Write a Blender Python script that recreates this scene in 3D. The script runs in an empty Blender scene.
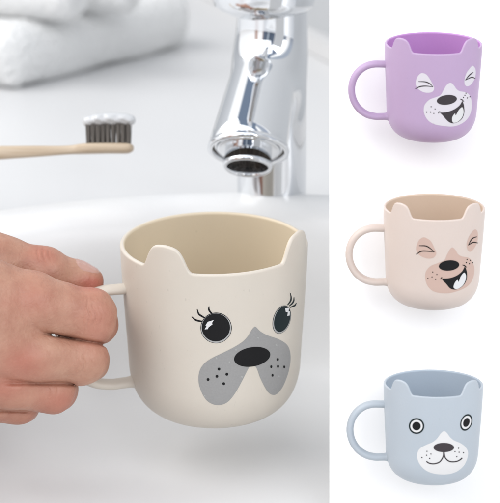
import bpy, bmesh, math, random
import numpy as np
from mathutils import Vector, Matrix, noise
from mathutils.bvhtree import BVHTree
from mathutils.geometry import delaunay_2d_cdt

random.seed(7)
PI = math.pi
scene = bpy.context.scene
COL = scene.collection

# ------------------------------------------------------------------ camera
F = 1991.0                       # focal length in 500-px-wide picture units
PITCH = math.radians(16)
CAMZ = 1.112
cam_d = bpy.data.cameras.new('camera')
cam = bpy.data.objects.new('camera', cam_d)
COL.objects.link(cam)
cam.location = (0, 0, CAMZ)
cam.rotation_euler = (PI/2 - PITCH, 0, 0)
cam_d.sensor_fit = 'HORIZONTAL'
cam_d.sensor_width = 36
cam_d.lens = F/500*36
cam_d.clip_start = 0.02
cam_d.clip_end = 60
cam_d.dof.use_dof = True
cam_d.dof.focus_distance = 0.865
cam_d.dof.aperture_fstop = 15
scene.camera = cam
RC = Matrix.Rotation(PI/2 - PITCH, 3, 'X')
CO = Vector((0, 0, CAMZ))

def P(px, py, d):
    """the point of the place seen at picture position (px, py), d metres along the view axis"""
    return CO + RC @ Vector(((px-250)/F*d, -(py-251.5)/F*d, -d))

# ------------------------------------------------------------------ helpers
def link(name, me, mats, parent=None, smooth=True):
    o = bpy.data.objects.new(name, me)
    COL.objects.link(o)
    if not isinstance(mats, (list, tuple)): mats = [mats]
    for m in mats: me.materials.append(m)
    if smooth:
        me.polygons.foreach_set('use_smooth', [True]*len(me.polygons))
    if parent is not None: o.parent = parent
    return o

def mesh(name, vs, fs):
    me = bpy.data.meshes.new(name)
    me.from_pydata([tuple(v) for v in vs], [], fs)
    me.update()
    return me

def tag(o, label=None, cat=None, group=None, kind=None):
    if label: o['label'] = label
    if cat: o['category'] = cat
    if group: o['group'] = group
    if kind: o['kind'] = kind
    return o

def empty(name, M):
    o = bpy.data.objects.new(name, None)
    COL.objects.link(o)
    o.empty_display_size = 0.02
    o.matrix_world = M
    return o

def catmull(pts, closed=True, n=6):
    pts = [Vector(p) for p in pts]
    N = len(pts); out = []
    rng = range(N) if closed else range(N-1)
    for i in rng:
        if closed:
            a, b, c, d = pts[(i-1) % N], pts[i], pts[(i+1) % N], pts[(i+2) % N]
        else:
            b, c = pts[i], pts[i+1]
            a = pts[i-1] if i else b*2-c
            d = pts[i+2] if i+2 < N else c*2-b
        for k in range(n):
            t = k/n
            out.append(0.5*((2*b)+(c-a)*t+(2*a-5*b+4*c-d)*t*t+(3*b-a-3*c+d)*t**3))
    if not closed: out.append(pts[-1])
    return out

def sweep(path, rads, nseg=20, up=Vector((0, 1, 0)), caps=True):
    """tube along path; rads = (r_in_plane, r_along_up) per point"""
    vs, fs = [], []
    n = len(path)
    for i, p in enumerate(path):
        t = (path[min(i+1, n-1)]-path[max(i-1, 0)]).normalized()
        s = t.cross(up).normalized()
        u = s.cross(t).normalized()
        ra, rb = rads[i] if isinstance(rads[i], (tuple, list)) else (rads[i], rads[i])
        for k in range(nseg):
            a = 2*PI*k/nseg
            vs.append(p+s*math.cos(a)*ra+u*math.sin(a)*rb)
    for i in range(n-1):
        for k in range(nseg):
            a = i*nseg+k; b = i*nseg+(k+1) % nseg
            fs.append((a, b, b+nseg, a+nseg))
    if caps:
        fs.append(tuple(reversed(range(nseg))))
        fs.append(tuple(range((n-1)*nseg, n*nseg)))
    return vs, fs

def lathe(prof, n=96, closed_bottom=False):
    """prof = [(r,z)...]"""
    vs, fs = [], []
    for r, z in prof:
        for k in range(n):
            a = 2*PI*k/n
            vs.append((r*math.cos(a), r*math.sin(a), z))
    for i in range(len(prof)-1):
        for k in range(n):
            a = i*n+k; b = i*n+(k+1) % n
            fs.append((a, b, b+n, a+n))
    return vs, fs

def fix_normals(me):
    bm = bmesh.new(); bm.from_mesh(me)
    bmesh.ops.remove_doubles(bm, verts=bm.verts, dist=1e-7)
    bmesh.ops.recalc_face_normals(bm, faces=bm.faces)
    bm.to_mesh(me); bm.free()
    return me

# surface nets -------------------------------------------------------------
def surface_nets(f, lo, hi, h):
    nx, ny, nz = [int(math.ceil((hi[i]-lo[i])/h))+1 for i in range(3)]
    X = lo[0]+h*np.arange(nx); Y = lo[1]+h*np.arange(ny); Z = lo[2]+h*np.arange(nz)
    V = np.empty((nx, ny, nz), np.float32)
    B = 14
    bx, by, bz = [np.arange(0, n_, B) for n_ in (nx, ny, nz)]
    g = np.meshgrid(lo[0]+h*(bx+B/2), lo[1]+h*(by+B/2), lo[2]+h*(bz+B/2), indexing='ij')
    cen = f(*g)
    lim = .87*B*h*1.35
    for i, x0 in enumerate(bx):
        for j, y0 in enumerate(by):
            for k_, z0 in enumerate(bz):
                c = cen[i, j, k_]
                sl = (slice(x0, min(x0+B, nx)), slice(y0, min(y0+B, ny)), slice(z0, min(z0+B, nz)))
                if abs(c) > lim: V[sl] = c
                else:
                    V[sl] = f(*np.meshgrid(X[sl[0]], Y[sl[1]], Z[sl[2]], indexing='ij'))
    S = V < 0
    cnt = np.zeros((nx-1, ny-1, nz-1), np.int32)
    for a in (0, 1):
        for b in (0, 1):
            for c in (0, 1):
                cnt += S[a:nx-1+a, b:ny-1+b, c:nz-1+c]
    act = (cnt > 0) & (cnt < 8)
    idx = -np.ones(act.shape, np.int64)
    ii = np.argwhere(act)
    idx[act] = np.arange(len(ii))
    acc = np.zeros((len(ii), 3)); num = np.zeros(len(ii))
    corners = [(a, b, c) for a in (0, 1) for b in (0, 1) for c in (0, 1)]
    for a in corners:
        for ax in range(3):
            if a[ax] == 0:
                b = list(a); b[ax] = 1
                va = V[ii[:, 0]+a[0], ii[:, 1]+a[1], ii[:, 2]+a[2]]
                vb = V[ii[:, 0]+b[0], ii[:, 1]+b[1], ii[:, 2]+b[2]]
                m = (va < 0) != (vb < 0)
                t = np.where(m, va/(va-vb+1e-20), 0)
                p = np.tile(np.array(a, float), (len(ii), 1)); p[:, ax] += t
                acc[m] += p[m]; num[m] += 1
    pos = (ii + acc/num[:, None])*h + np.array(lo)
    faces = []
    for ax in range(3):
        o1, o2 = (ax+1) % 3, (ax+2) % 3
        s0 = [slice(None)]*3; s1 = [slice(None)]*3
        s0[ax] = slice(0, -1); s1[ax] = slice(1, None)
        for o in (o1, o2):
            s0[o] = slice(1, -1); s1[o] = slice(1, -1)
        A = S[tuple(s0)]; B = S[tuple(s1)]
        e = np.argwhere(A != B)
        if not len(e): continue
        inv = A[tuple(e.T)]
        e[:, o1] += 1; e[:, o2] += 1
        def c(d1, d2):
            q = e.copy(); q[:, o1] -= d1; q[:, o2] -= d2
            return idx[q[:, 0], q[:, 1], q[:, 2]]
        q = np.stack([c(1, 1), c(0, 1), c(0, 0), c(1, 0)], 1)
        q[~inv] = q[~inv][:, ::-1]
        faces.append(q)
    faces = np.concatenate(faces)
    # pull onto the surface and take exact normals
    e = h*0.25
    def grad(p):
        g = np.stack([f(p[:, 0]+e, p[:, 1], p[:, 2])-f(p[:, 0]-e, p[:, 1], p[:, 2]),
                      f(p[:, 0], p[:, 1]+e, p[:, 2])-f(p[:, 0], p[:, 1]-e, p[:, 2]),
                      f(p[:, 0], p[:, 1], p[:, 2]+e)-f(p[:, 0], p[:, 1], p[:, 2]-e)], 1)/(2*e)
        return g
    for _ in range(3):
        g = grad(pos); d = f(pos[:, 0], pos[:, 1], pos[:, 2])
        step = (d/np.maximum((g**2).sum(1), 0.2))[:, None]*g
        L = np.linalg.norm(step, axis=1, keepdims=True)
        pos = pos - step*np.minimum(1, h*0.5/np.maximum(L, 1e-12))
    g = grad(pos); nrm = g/np.maximum(np.linalg.norm(g, axis=1, keepdims=True), 1e-9)
    return pos, faces, nrm

def np_mesh(name, pos, faces, nrm, mat, parent=None):
    me = bpy.data.meshes.new(name)
    me.from_pydata(pos.tolist(), [], faces.tolist())
    me.update()
    o = link(name, me, mat, parent)
    me.normals_split_custom_set_from_vertices(nrm.tolist())
    return o

def round_cone(X, Y, Z, a, b, r1, r2):
    ba = b-a; l2 = float(ba@ba)
    t = ((X-a[0])*ba[0]+(Y-a[1])*ba[1]+(Z-a[2])*ba[2])/l2
    t = np.clip(t, 0, 1)
    dx = X-a[0]-t*ba[0]; dy = Y-a[1]-t*ba[1]; dz = Z-a[2]-t*ba[2]
    return np.sqrt(dx*dx+dy*dy+dz*dz)-(r1+(r2-r1)*t)

def smin(a, b, k):
    h = np.clip(0.5+0.5*(b-a)/k, 0, 1)
    return b+(a-b)*h-k*h*(1-h)

# ------------------------------------------------------------------ materials
def mat(name, col, rough=0.4, metal=0.0, sss=0.0, coat=0.0, spec=0.5, noise_amt=0.0, nscale=200, bump=0.0, bscale=300, col2=None):
    m = bpy.data.materials.new(name); m.use_nodes = True
    nt = m.node_tree; b = nt.nodes['Principled BSDF']
    b.inputs['Base Color'].default_value = (*col, 1)
    b.inputs['Roughness'].default_value = rough
    b.inputs['Metallic'].default_value = metal
    b.inputs['Specular IOR Level'].default_value = spec
    b.inputs['Coat Weight'].default_value = coat
    if sss:
        b.inputs['Subsurface Weight'].default_value = sss
        b.inputs['Subsurface Radius'].default_value = (1, .6, .45)
        b.inputs['Subsurface Scale'].default_value = 0.003
    tc = nt.nodes.new('ShaderNodeTexCoord')
    if noise_amt:
        n = nt.nodes.new('ShaderNodeTexNoise'); n.inputs['Scale'].default_value = nscale
        n.inputs['Detail'].default_value = 4
        nt.links.new(tc.outputs['Object'], n.inputs['Vector'])
        r = nt.nodes.new('ShaderNodeValToRGB')
        r.color_ramp.elements[0].position = .35; r.color_ramp.elements[1].position = .65
        c2 = col2 or tuple(c*(1-noise_amt) for c in col)
        r.color_ramp.elements[0].color = (*c2, 1); r.color_ramp.elements[1].color = (*col, 1)
        nt.links.new(n.outputs['Fac'], r.inputs['Fac'])
        nt.links.new(r.outputs['Color'], b.inputs['Base Color'])
    if bump:
        n = nt.nodes.new('ShaderNodeTexNoise'); n.inputs['Scale'].default_value = bscale
        n.inputs['Detail'].default_value = 5
        nt.links.new(tc.outputs['Object'], n.inputs['Vector'])
        bp = nt.nodes.new('ShaderNodeBump'); bp.inputs['Strength'].default_value = bump
        bp.inputs['Distance'].default_value = 0.0006
        nt.links.new(n.outputs['Fac'], bp.inputs['Height'])
        nt.links.new(bp.outputs['Normal'], b.inputs['Normal'])
    return m

def mug_plastic(name, col, fleck=None, amt=.5):
    """matte wheat-straw plastic: even colour with sparse fine flecks"""
    m = mat(name, col, rough=.42, sss=.06, spec=.4, bump=.06, bscale=900)
    nt = m.node_tree; b = nt.nodes['Principled BSDF']
    tc = nt.nodes.new('ShaderNodeTexCoord')
    mp = nt.nodes.new('ShaderNodeMapping'); mp.inputs['Scale'].default_value = (1, 1, .45)
    nt.links.new(tc.outputs['Object'], mp.inputs['Vector'])
    n = nt.nodes.new('ShaderNodeTexNoise'); n.inputs['Scale'].default_value = 700; n.inputs['Detail'].default_value = 2
    nt.links.new(mp.outputs['Vector'], n.inputs['Vector'])
    r = nt.nodes.new('ShaderNodeMapRange')
    r.inputs[1].default_value = .70; r.inputs[2].default_value = .78; r.inputs[3].default_value = 0; r.inputs[4].default_value = amt
    nt.links.new(n.outputs['Fac'], r.inputs[0])
    n2 = nt.nodes.new('ShaderNodeTexNoise'); n2.inputs['Scale'].default_value = 45; n2.inputs['Detail'].default_value = 3
    nt.links.new(tc.outputs['Object'], n2.inputs['Vector'])
    mx0 = nt.nodes.new('ShaderNodeMix'); mx0.data_type = 'RGBA'
    mx0.inputs[6].default_value = (*[c*.965 for c in col], 1); mx0.inputs[7].default_value = (*[min(1, c*1.03) for c in col], 1)
    nt.links.new(n2.outputs['Fac'], mx0.inputs[0])
    mx = nt.nodes.new('ShaderNodeMix'); mx.data_type = 'RGBA'
    nt.links.new(r.outputs[0], mx.inputs[0]); nt.links.new(mx0.outputs[2], mx.inputs[6])
    mx.inputs[7].default_value = (*(fleck or tuple(c*.75 for c in col)), 1)
    nt.links.new(mx.outputs[2], b.inputs['Base Color'])
    return m

M = {}
M['cream'] = mug_plastic('cream_plastic', (.565, .518, .452))
M['cream_in'] = mug_plastic('cream_inner_plastic', (.60, .515, .385))
M['purple'] = mug_plastic('lilac_plastic', (.43, .312, .475), amt=.2)
M['purple_in'] = mug_plastic('violet_inner_plastic', (.46, .24, .52), amt=.2)
M['beige'] = mug_plastic('beige_plastic', (.585, .50, .452), amt=.2)
M['beige_in'] = mug_plastic('beige_inner_plastic', (.61, .49, .385), amt=.2)
M['blue'] = mug_plastic('blue_plastic', (.39, .437, .485), amt=.2)
M['blue_in'] = mug_plastic('blue_inner_plastic', (.385, .45, .52), amt=.2)
M['black'] = mat('black_print', (.007, .007, .008), rough=.6, spec=.18)
M['charcoal'] = mat('charcoal_print', (.045, .038, .043), rough=.6, spec=.18)
M['grey_print'] = mat('grey_print', (.275, .272, .268), rough=.5, noise_amt=.06, nscale=1200)
M['pale_ring'] = mat('pale_grey_print', (.34, .34, .335), rough=.5)
M['white_print'] = mat('white_print', (.62, .62, .625), rough=.45)
M['lilac_white'] = mat('lilac_white_print', (.61, .58, .625), rough=.45)
M['pink_print'] = mat('dusty_pink_print', (.50, .355, .30), rough=.5)
M['green_black'] = mat('dark_grey_print', (.009, .017, .019), rough=.6, spec=.18)
M['chrome'] = mat('chrome', (.75, .765, .785), rough=.035, metal=1)
M['mesh_groove_shade'] = mat('dark_mesh_and_groove_shade', (.12, .10, .085), rough=.4, metal=.6, noise_amt=.8, nscale=900)  # aerator mesh, and the dark painted into the outlet groove
M['ceramic'] = mat('white_ceramic', (.75, .753, .753), rough=.3, coat=.08)
M['counter'] = mat('white_counter', (.63, .633, .637), rough=.3, noise_amt=.015, nscale=8)
M['board'] = mat('white_board', (.94, .94, .94), rough=.8, spec=.1)
M['wall'] = mat('pale_wall_paint', (.46, .475, .49), rough=.6)
M['trim'] = mat('white_trim', (.62,.62,.62), rough=.4)
M['bamboo'] = mat('bamboo', (.5,.43,.33), rough=.55, bump=.15, bscale=200)
M['bristle'] = mat('charcoal_bristle', (.15, .135, .12), rough=.6)
M['paste'] = mat('white_toothpaste', (.54, .55, .56), rough=.3, coat=.3)
M['nail'] = mat('fingernail', (.45, .265, .215), rough=.22, sss=.2, coat=.4)

# bamboo grain
nt = M['bamboo'].node_tree
tc = nt.nodes.new('ShaderNodeTexCoord'); mp = nt.nodes.new('ShaderNodeMapping'); mp.inputs['Scale'].default_value = (25, 500, 500)
n = nt.nodes.new('ShaderNodeTexNoise'); n.inputs['Scale'].default_value = 1; n.inputs['Detail'].default_value = 3
r = nt.nodes.new('ShaderNodeValToRGB'); r.color_ramp.elements[0].color = (.44, .34, .235, 1); r.color_ramp.elements[1].color = (.55, .455, .345, 1)
r.color_ramp.elements[0].position = .3; r.color_ramp.elements[1].position = .7
nt.links.new(tc.outputs['Object'], mp.inputs[0]); nt.links.new(mp.outputs[0], n.inputs['Vector']); nt.links.new(n.outputs['Fac'], r.inputs[0])
nt.links.new(r.outputs[0], nt.nodes['Principled BSDF'].inputs['Base Color'])

# towel
def towel_mat():
    m = mat('white_terry', (.84, .845, .84), rough=.95, spec=.1, bump=1.0, bscale=420)
    nt = m.node_tree; nt.nodes['Principled BSDF'].inputs['Sheen Weight'].default_value = .3
    for nd in nt.nodes:
        if nd.type == 'BUMP': nd.inputs['Distance'].default_value = .003
    return m
M['terry'] = towel_mat()

# skin
def skin_mat():
    m = bpy.data.materials.new('skin'); m.use_nodes = True
    nt = m.node_tree; b = nt.nodes['Principled BSDF']
    b.inputs['Roughness'].default_value = .46; b.inputs['Specular IOR Level'].default_value = .4
    b.inputs['Subsurface Weight'].default_value = .12; b.inputs['Subsurface Radius'].default_value = (1, .35, .2)
    b.inputs['Subsurface Scale'].default_value = .003
    tc = nt.nodes.new('ShaderNodeTexCoord')
    n1 = nt.nodes.new('ShaderNodeTexNoise'); n1.inputs['Scale'].default_value = 85; n1.inputs['Detail'].default_value = 9; n1.inputs['Roughness'].default_value = .68
    nt.links.new(tc.outputs['Object'], n1.inputs['Vector'])
    r = nt.nodes.new('ShaderNodeValToRGB')
    r.color_ramp.elements[0].position = .25; r.color_ramp.elements[0].color = (.335, .150, .100, 1)
    r.color_ramp.elements[1].position = .68; r.color_ramp.elements[1].color = (.455, .262, .182, 1)
    nt.links.new(n1.outputs['Fac'], r.inputs['Fac'])
    # redness attribute (knuckles, thumb tip)
    at = nt.nodes.new('ShaderNodeAttribute'); at.attribute_name = 'flush'
    mx = nt.nodes.new('ShaderNodeMix'); mx.data_type = 'RGBA'
    mx.inputs[7].default_value = (.39, .125, .088, 1)
    nt.links.new(at.outputs['Fac'], mx.inputs[0]); nt.links.new(r.outputs['Color'], mx.inputs[6])
    nt.links.new(mx.outputs[2], b.inputs['Base Color'])
    v = nt.nodes.new('ShaderNodeTexVoronoi'); v.feature = 'DISTANCE_TO_EDGE'; v.inputs['Scale'].default_value = 520
    n0 = nt.nodes.new('ShaderNodeTexNoise'); n0.inputs['Scale'].default_value = 260; n0.inputs['Detail'].default_value = 5
    nt.links.new(tc.outputs['Object'], v.inputs['Vector']); nt.links.new(tc.outputs['Object'], n0.inputs['Vector'])
    ad = nt.nodes.new('ShaderNodeMath'); ad.operation = 'MULTIPLY_ADD'; ad.inputs[1].default_value = .35
    nt.links.new(v.outputs['Distance'], ad.inputs[0]); nt.links.new(n0.outputs['Fac'], ad.inputs[2])
    bp = nt.nodes.new('ShaderNodeBump'); bp.inputs['Strength'].default_value = .6; bp.inputs['Distance'].default_value = .0008
    nt.links.new(ad.outputs[0], bp.inputs['Height']); nt.links.new(bp.outputs['Normal'], b.inputs['Normal'])
    return m
M['skin'] = skin_mat()

# ------------------------------------------------------------------ mugs
# outer profile, unit diameter: (r, z) from rim (z=0) to the bottom
HREL = .985
def body_profile(n_corner=22):
    pr = [(.5, 0), (.497, -.10), (.492, -.22), (.486, -.34), (.479, -.46), (.472, -.58)]
    # rounded bottom corner: superellipse-like from (.466,-.66) to (.26,-.985)
    r0, z0, r1, z1 = .467, -.665, .23, -HREL
    for i in range(1, n_corner+1):
        a = i/n_corner*PI/2
        e = .86
        pr.append((r1+(r0-r1)*math.cos(a)**e, z0+(z1-z0)*math.sin(a)**e))
    pr.append((.0001, -HREL))
    return pr
PROF = body_profile()
# dense arclength version for look-ups of r and normal by z
def prof_at(z):
    for i in range(len(PROF)-1):
        (ra, za), (rb, zb) = PROF[i], PROF[i+1]
        if zb <= z <= za:
            t = (z-za)/(zb-za) if zb != za else 0
            return ra+(rb-ra)*t
    return PROF[0][0] if z > 0 else 0.2
def prof_n(z):
    e = .01
    dr = prof_at(min(0, z+e))-prof_at(max(-HREL+.001, z-e)); dz = 2*e
    n = Vector((dz, -dr)); n.normalize()
    return n

def ear_h(phi, c, hw, H):
    """bump of one ear at azimuth phi (degrees)"""
    t = abs(phi-c)/hw
    K = ((0, 1), (.2, .98), (.38, .94), (.52, .86), (.64, .72), (.75, .52), (.84, .31), (.93, .13), (1.03, .025), (1.14, 0))
    for i in range(len(K)-1):
        if t <= K[i+1][0]:
            a, b = K[i], K[i+1]
            pm_ = K[i-1] if i else (-.2, .98); pn = K[i+2] if i+2 < len(K) else (1.3, 0)
            u = (t-a[0])/(b[0]-a[0]); L = b[0]-a[0]
            ma = (b[1]-pm_[1])/(b[0]-pm_[0])*L; mb = (pn[1]-a[1])/(pn[0]-a[0])*L
            return H*max(0, (2*u**3-3*u*u+1)*a[1]+(u**3-2*u*u+u)*ma+(3*u*u-2*u**3)*b[1]+(u**3-u*u)*mb)
    return 0.0

def make_mug(name, D, rim_px, depth, elev, ear_az, ear_half, ear_height, mats, label, group, handle_az=None, zs=1.0, ht=.036):
    """local axes: z up, -y towards the viewer, x to the right; origin = rim centre"""
    E = math.radians(elev)
    R = RC @ Matrix(((1, 0, 0), (0, math.sin(E), math.cos(E)), (0, -math.cos(E), math.sin(E))))
    # columns: local x->(1,0,0); local y->(0,sinE,-cosE) ; local z->(0,cosE,sinE) in camera axes
    Mx = R.to_4x4(); Mx.translation = P(rim_px[0], rim_px[1], depth)
    Mx = Mx @ Matrix.Diagonal((1, 1, zs, 1))
    base = Mx @ Matrix.Translation((0, 0, -HREL*D))
    root = empty(name, base)
    tag(root, label, 'mug', group)
    up = HREL*D
    NPH = 900
    T = .026*D
    mid_az = (ear_az[0]+ear_az[1])/2
    vs, fs, mi = [], [], []
    def h(phi):
        return max(ear_h(phi, ear_az[0], ear_half, ear_height), ear_h(phi, ear_az[1], ear_half, ear_height))
    # row kinds: ('o', z) outer ; top cap; inner
    nb = 14
    ZB = -.10
    lower = [p for p in PROF if p[1] < ZB+1e-6]
    if abs(lower[0][1]-ZB) > 1e-6: lower.insert(0, (prof_at(ZB), ZB))
    rows = 0
    phis = [360*k/NPH-180 for k in range(NPH)]
    hs = [h(p) for p in phis]
    def ring(rf, zf):
        for p, hh in zip(phis, hs):
            a = math.radians(p)
            r = rf(hh); z = zf(hh)
            vs.append((r*math.sin(a)*D, -r*math.cos(a)*D, z*D+up))
    seq = []
    for r, z in reversed(lower): seq.append((lambda hh, r=r: r, lambda hh, z=z: z, 0))
    for i in range(1, nb+1):
        t = i/nb
        def zf(hh, t=t): return ZB+(hh-ZB-T/D*.5)*t
        seq.append((lambda hh, zf=zf: prof_at(min(0, zf(hh)))+max(0, zf(hh))*.02, zf, 0))
    w = T/D
    for i in range(1, 8):
        a = PI*i/8
        seq.append((lambda hh, a=a: .5+hh*.02-w/2+w/2*math.cos(a), lambda hh, a=a: hh-w/2+w/2*math.sin(a), 0 if i < 6 else 1))
    for i in range(0, nb):
        t = i/nb
        def zf(hh, t=t): return (hh-w/2)+(ZB-(hh-w/2))*t
        seq.append((lambda hh, zf=zf: prof_at(min(0, zf(hh)))+max(0, zf(hh))*.02-w, zf, 1))
    for r, z in lower:
        nn = prof_n(max(z, -HREL+.01)) if r > .24 else Vector((0, -1))
        if r > .24: q = (max(r-w*nn[0]*1.0, .001), z+w*.9*(1 if z < -.66 else 0)*abs(nn[1]))
        else: q = (max(r-.0001, .0001), z+w)
        seq.append((lambda hh, q=q: q[0], lambda hh, q=q: q[1], 1))
    for rf, zf, m in seq: ring(rf, zf)
    for i in range(len(seq)-1):
        for k in range(NPH):
            a = i*NPH+k; b = i*NPH+(k+1) % NPH
            fs.append((a, b, b+NPH, a+NPH)); mi.append(seq[i+1][2])
    me = mesh('mug_body', vs, fs)
    body = link('body', me, [mats[0], mats[1]], root)
    me.polygons.foreach_set('material_index', mi)
    # handle
    haz = handle_az if handle_az is not None else mid_az-91
    pts = [(.455, -.228), (.53, -.226), (.61, -.228), (.69, -.252), (.765, -.31), (.815, -.395), (.832, -.50), (.812, -.605), (.755, -.70), (.67, -.762), (.58, -.785), (.52, -.785), (.445, -.782)]
    cp = catmull([(x, 0, z) for x, z in pts], closed=False, n=6)
    path, rr = [], []
    for i, p in enumerate(cp):
        path.append(Vector((p[0]*D, 0, p[2]*D+up)))
        t = i/(len(cp)-1); e = min(t, 1-t)
        fl = 1+.30*max(0, 1-e/.05)**2
        rr.append((ht*D*fl, ht*1.5*D*fl))
    v2, f2 = sweep(path, rr, 28)
    ca = math.radians(haz)
    # local direction of azimuth a: (sin a, -cos a)
    v3 = [Vector((p.x*math.sin(ca)-p.y*math.cos(ca), -p.x*math.cos(ca)-p.y*math.sin(ca), p.z)) for p in v2]
    me = fix_normals(mesh('mug_handle', v3, f2))
    link('handle', me, mats[0], root)
    return dict(root=root, body=body, D=D, up=up, M=base, tree=None)

def surf_tree(mug):
    # plain outer surface (no ears) used to find where a printed line lies on the wall
    n = 240; vs = []; fs = []
    D = mug['D']
    pr = [(.5, .02)]+PROF[:-1]
    for r, z in pr:
        for k in range(n):
            a = 2*PI*k/n
            vs.append(mug['M'] @ Vector((r*math.sin(a)*D, -r*math.cos(a)*D, z*D+mug['up'])))
    for i in range(len(pr)-1):
        for k in range(n):
            a = i*n+k; b = i*n+(k+1) % n
            fs.append((a, b, b+n, a+n))
    mug['tree'] = BVHTree.FromPolygons(vs, fs)
    mug['inv'] = mug['M'].inverted()

def to_flat(mug, px, py):
    if mug['tree'] is None: surf_tree(mug)
    d = (P(px, py, 1)-CO).normalized()
    hit = mug['tree'].ray_cast(CO, d)
    if hit[0] is None: return None
    q = mug['inv'] @ hit[0]
    return Vector((math.atan2(q.x, -q.y)*.48, (q.z-mug['up'])/mug['D']))

def decal(mug, name, outline, layer, material, parent=None, closed_smooth=True, label=None):
    """thin printed patch following the wall; outline given where the photo shows it"""
    return decals(mug, name, [outline], layer, material, parent, closed_smooth, label)

def decals(mug, name, outlines, layer, material, parent=None, closed_smooth=True, label=None):
    o = None
    for ol in outlines: o = decal1(mug, name, [ol], layer, material, parent, closed_smooth, label)
    return o

def decal1(mug, name, outlines, layer, material, parent=None, closed_smooth=True, label=None):
    VS, FS = [], []
    D = mug['D']; off = .0011+.0011*layer
    for outline in outlines:
        o2 = catmull([(p[0], p[1], 0) for p in outline], True, 5) if closed_smooth else [Vector((p[0], p[1], 0)) for p in outline]
        fl = [to_flat(mug, p.x, p.y) for p in o2]
        fl = [p for p in fl if p is not None]
        cl = []
        for p in fl:
            if not cl or (p-cl[-1]).length > .0006: cl.append(p)
        if len(cl) < 3: continue
        xs = [p.x for p in cl]; ys = [p.y for p in cl]
        step = .016
        pts = list(cl); n = len(cl)
        edges = [(i, (i+1) % n) for i in range(n)]
        # interior grid
        def inside(x, y):
            c = False
            for i in range(n):
                a, b = cl[i], cl[(i+1) % n]
                if (a.y > y) != (b.y > y) and x < (b.x-a.x)*(y-a.y)/(b.y-a.y)+a.x: c = not c
            return c
        gx = min(xs)+step*.5
        while gx < max(xs):
            gy = min(ys)+step*.5
            while gy < max(ys):
                if inside(gx, gy): pts.append(Vector((gx, gy)))
                gy += step
            gx += step
        res = delaunay_2d_cdt(pts, edges, [], 1, 1e-6)
        base = len(VS)
        for p in res[0]:
            a = p.x/.48; r = prof_at(min(0, p.y)); nn = prof_n(p.y)
            r += off*nn[0]; z = p.y+off*nn[1]
            VS.append((r*math.sin(a)*D, -r*math.cos(a)*D, z*D+mug['up']))
        for f in res[2]: FS.append(tuple(base+i for i in f))
    me = mesh(name, VS, FS)
    # face outward
    bm = bmesh.new(); bm.from_mesh(me)
    for f in bm.faces:
        c = f.calc_center_median()
        f.normal_update()
        if f.normal.dot(Vector((c.x, c.y, 0))) < 0: f.normal_flip()
    bm.to_mesh(me); bm.free()
    o = link(name, me, material, parent or mug['root'])
    if label: o['label'] = label
    return o

def ell(c, a, b, rot=0, n=28):
    r = math.radians(rot)
    return [(c[0]+a*math.cos(t)*math.cos(r)-b*math.sin(t)*math.sin(r), c[1]+a*math.cos(t)*math.sin(r)+b*math.sin(t)*math.cos(r)) for t in [2*PI*k/n for k in range(n)]]

def stroke(pts, w, taper=True, n=8):
    c = catmull([(p[0], p[1], 0) for p in pts], False, n)
    L, Rr = [], []
    m = len(c)
    for i, p in enumerate(c):
        t = (c[min(i+1, m-1)]-c[max(i-1, 0)]).normalized()
        s = Vector((-t.y, t.x, 0))
        u = i/(m-1)
        ww = w/2*((.35+.65*math.sin(PI*min(1, max(0, u*.9+.08)))) if taper else 1)
        L.append((p+s*ww)[:2]); Rr.append((p-s*ww)[:2])
    return L+Rr[::-1]

def mk(ox, oy, s):
    return lambda pts: [(ox+u/s, oy+v/s) for u, v in pts]

S_M = .0850
big = make_mug('mug', .0850, (214, 241.5), .90, 20.2, (-29.5, 63.5), 16.3, .138, (M['cream'], M['cream_in']),
    'large cream dog-face mug with eyelashes and grey muzzle, held by the hand', None, handle_az=-75, zs=.972, ht=.028)
k = mk(180, 280, 3.846)
muz = decal(big, 'muzzle', k([(290,180),(308,197),(335,212),(375,226),(405,243),(420,265),(425,300),(420,340),(410,375),(395,410),(376,435),(358,442),(340,432),(325,410),(308,375),(297,345),(288,331),(272,328),(262,342),(240,385),(215,430),(190,463),(165,478),(135,480),(105,465),(85,435),(72,395),(74,355),(90,325),(120,302),(165,280),(205,260),(240,238),(262,215),(277,190)]), 0, M['grey_print'])
decal(big, 'nose', k(ell((277,295), 70, 37, -10)), 1, M['black'])
dots = [(150,342),(180,362),(142,370),(108,382),(168,398),(375,305),(350,333),(376,332),(400,334),(355,366)]
decals(big, 'whisker_dot', [k(ell(c, 5.5 if c[0] < 300 else 4, 5.5, 0, 10)) for c in dots], 1, M['black'], muz)
random.seed(3)
chips = [(95,445),(215,268),(190,315),(238,372),(370,250),(380,370),(140,300),(300,222)]
decals(big, 'worn_spot', [k(ell(c, random.uniform(3, 6), random.uniform(1.5, 3), random.uniform(0, 90), 8)) for c in chips], .6, M['pale_ring'], muz)
e = decals(big, 'eye', [k(ell((139,184), 60, 59))], 0, M['black'])
decals(big, 'eye_ring', [k(ell((139,184.5), 57.8, 56.8))], .5, M['pale_ring'], e)
decals(big, 'pupil', [k(ell((138,182), 54, 53.5))], 1, M['black'], e)
decals(big, 'highlight', [k([(107,160),(130,153),(122,166),(127,168),(110,181),(107,188),(95,189),(103,175),(98,174)])], 1.6, M['white_print'], e, False)
decals(big, 'eyelash', [k(stroke(s, 7)) for s in ([(96,160),(72,157),(58,152),(45,141)], [(100,148),(84,139),(72,130),(66,112)], [(126,131),(116,122),(111,112),(112,101)])], 0, M['black'], e)
e = decals(big, 'eye', [k(ell((391,152), 33, 56, 17))], 0, M['green_black'])
decals(big, 'eye_ring', [k(ell((391,152), 31.5, 54.5, 17))], .5, M['pale_ring'], e)
decals(big, 'pupil', [k(ell((392.3,149.5), 29, 51.5, 17))], 1, M['green_black'], e)
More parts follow.
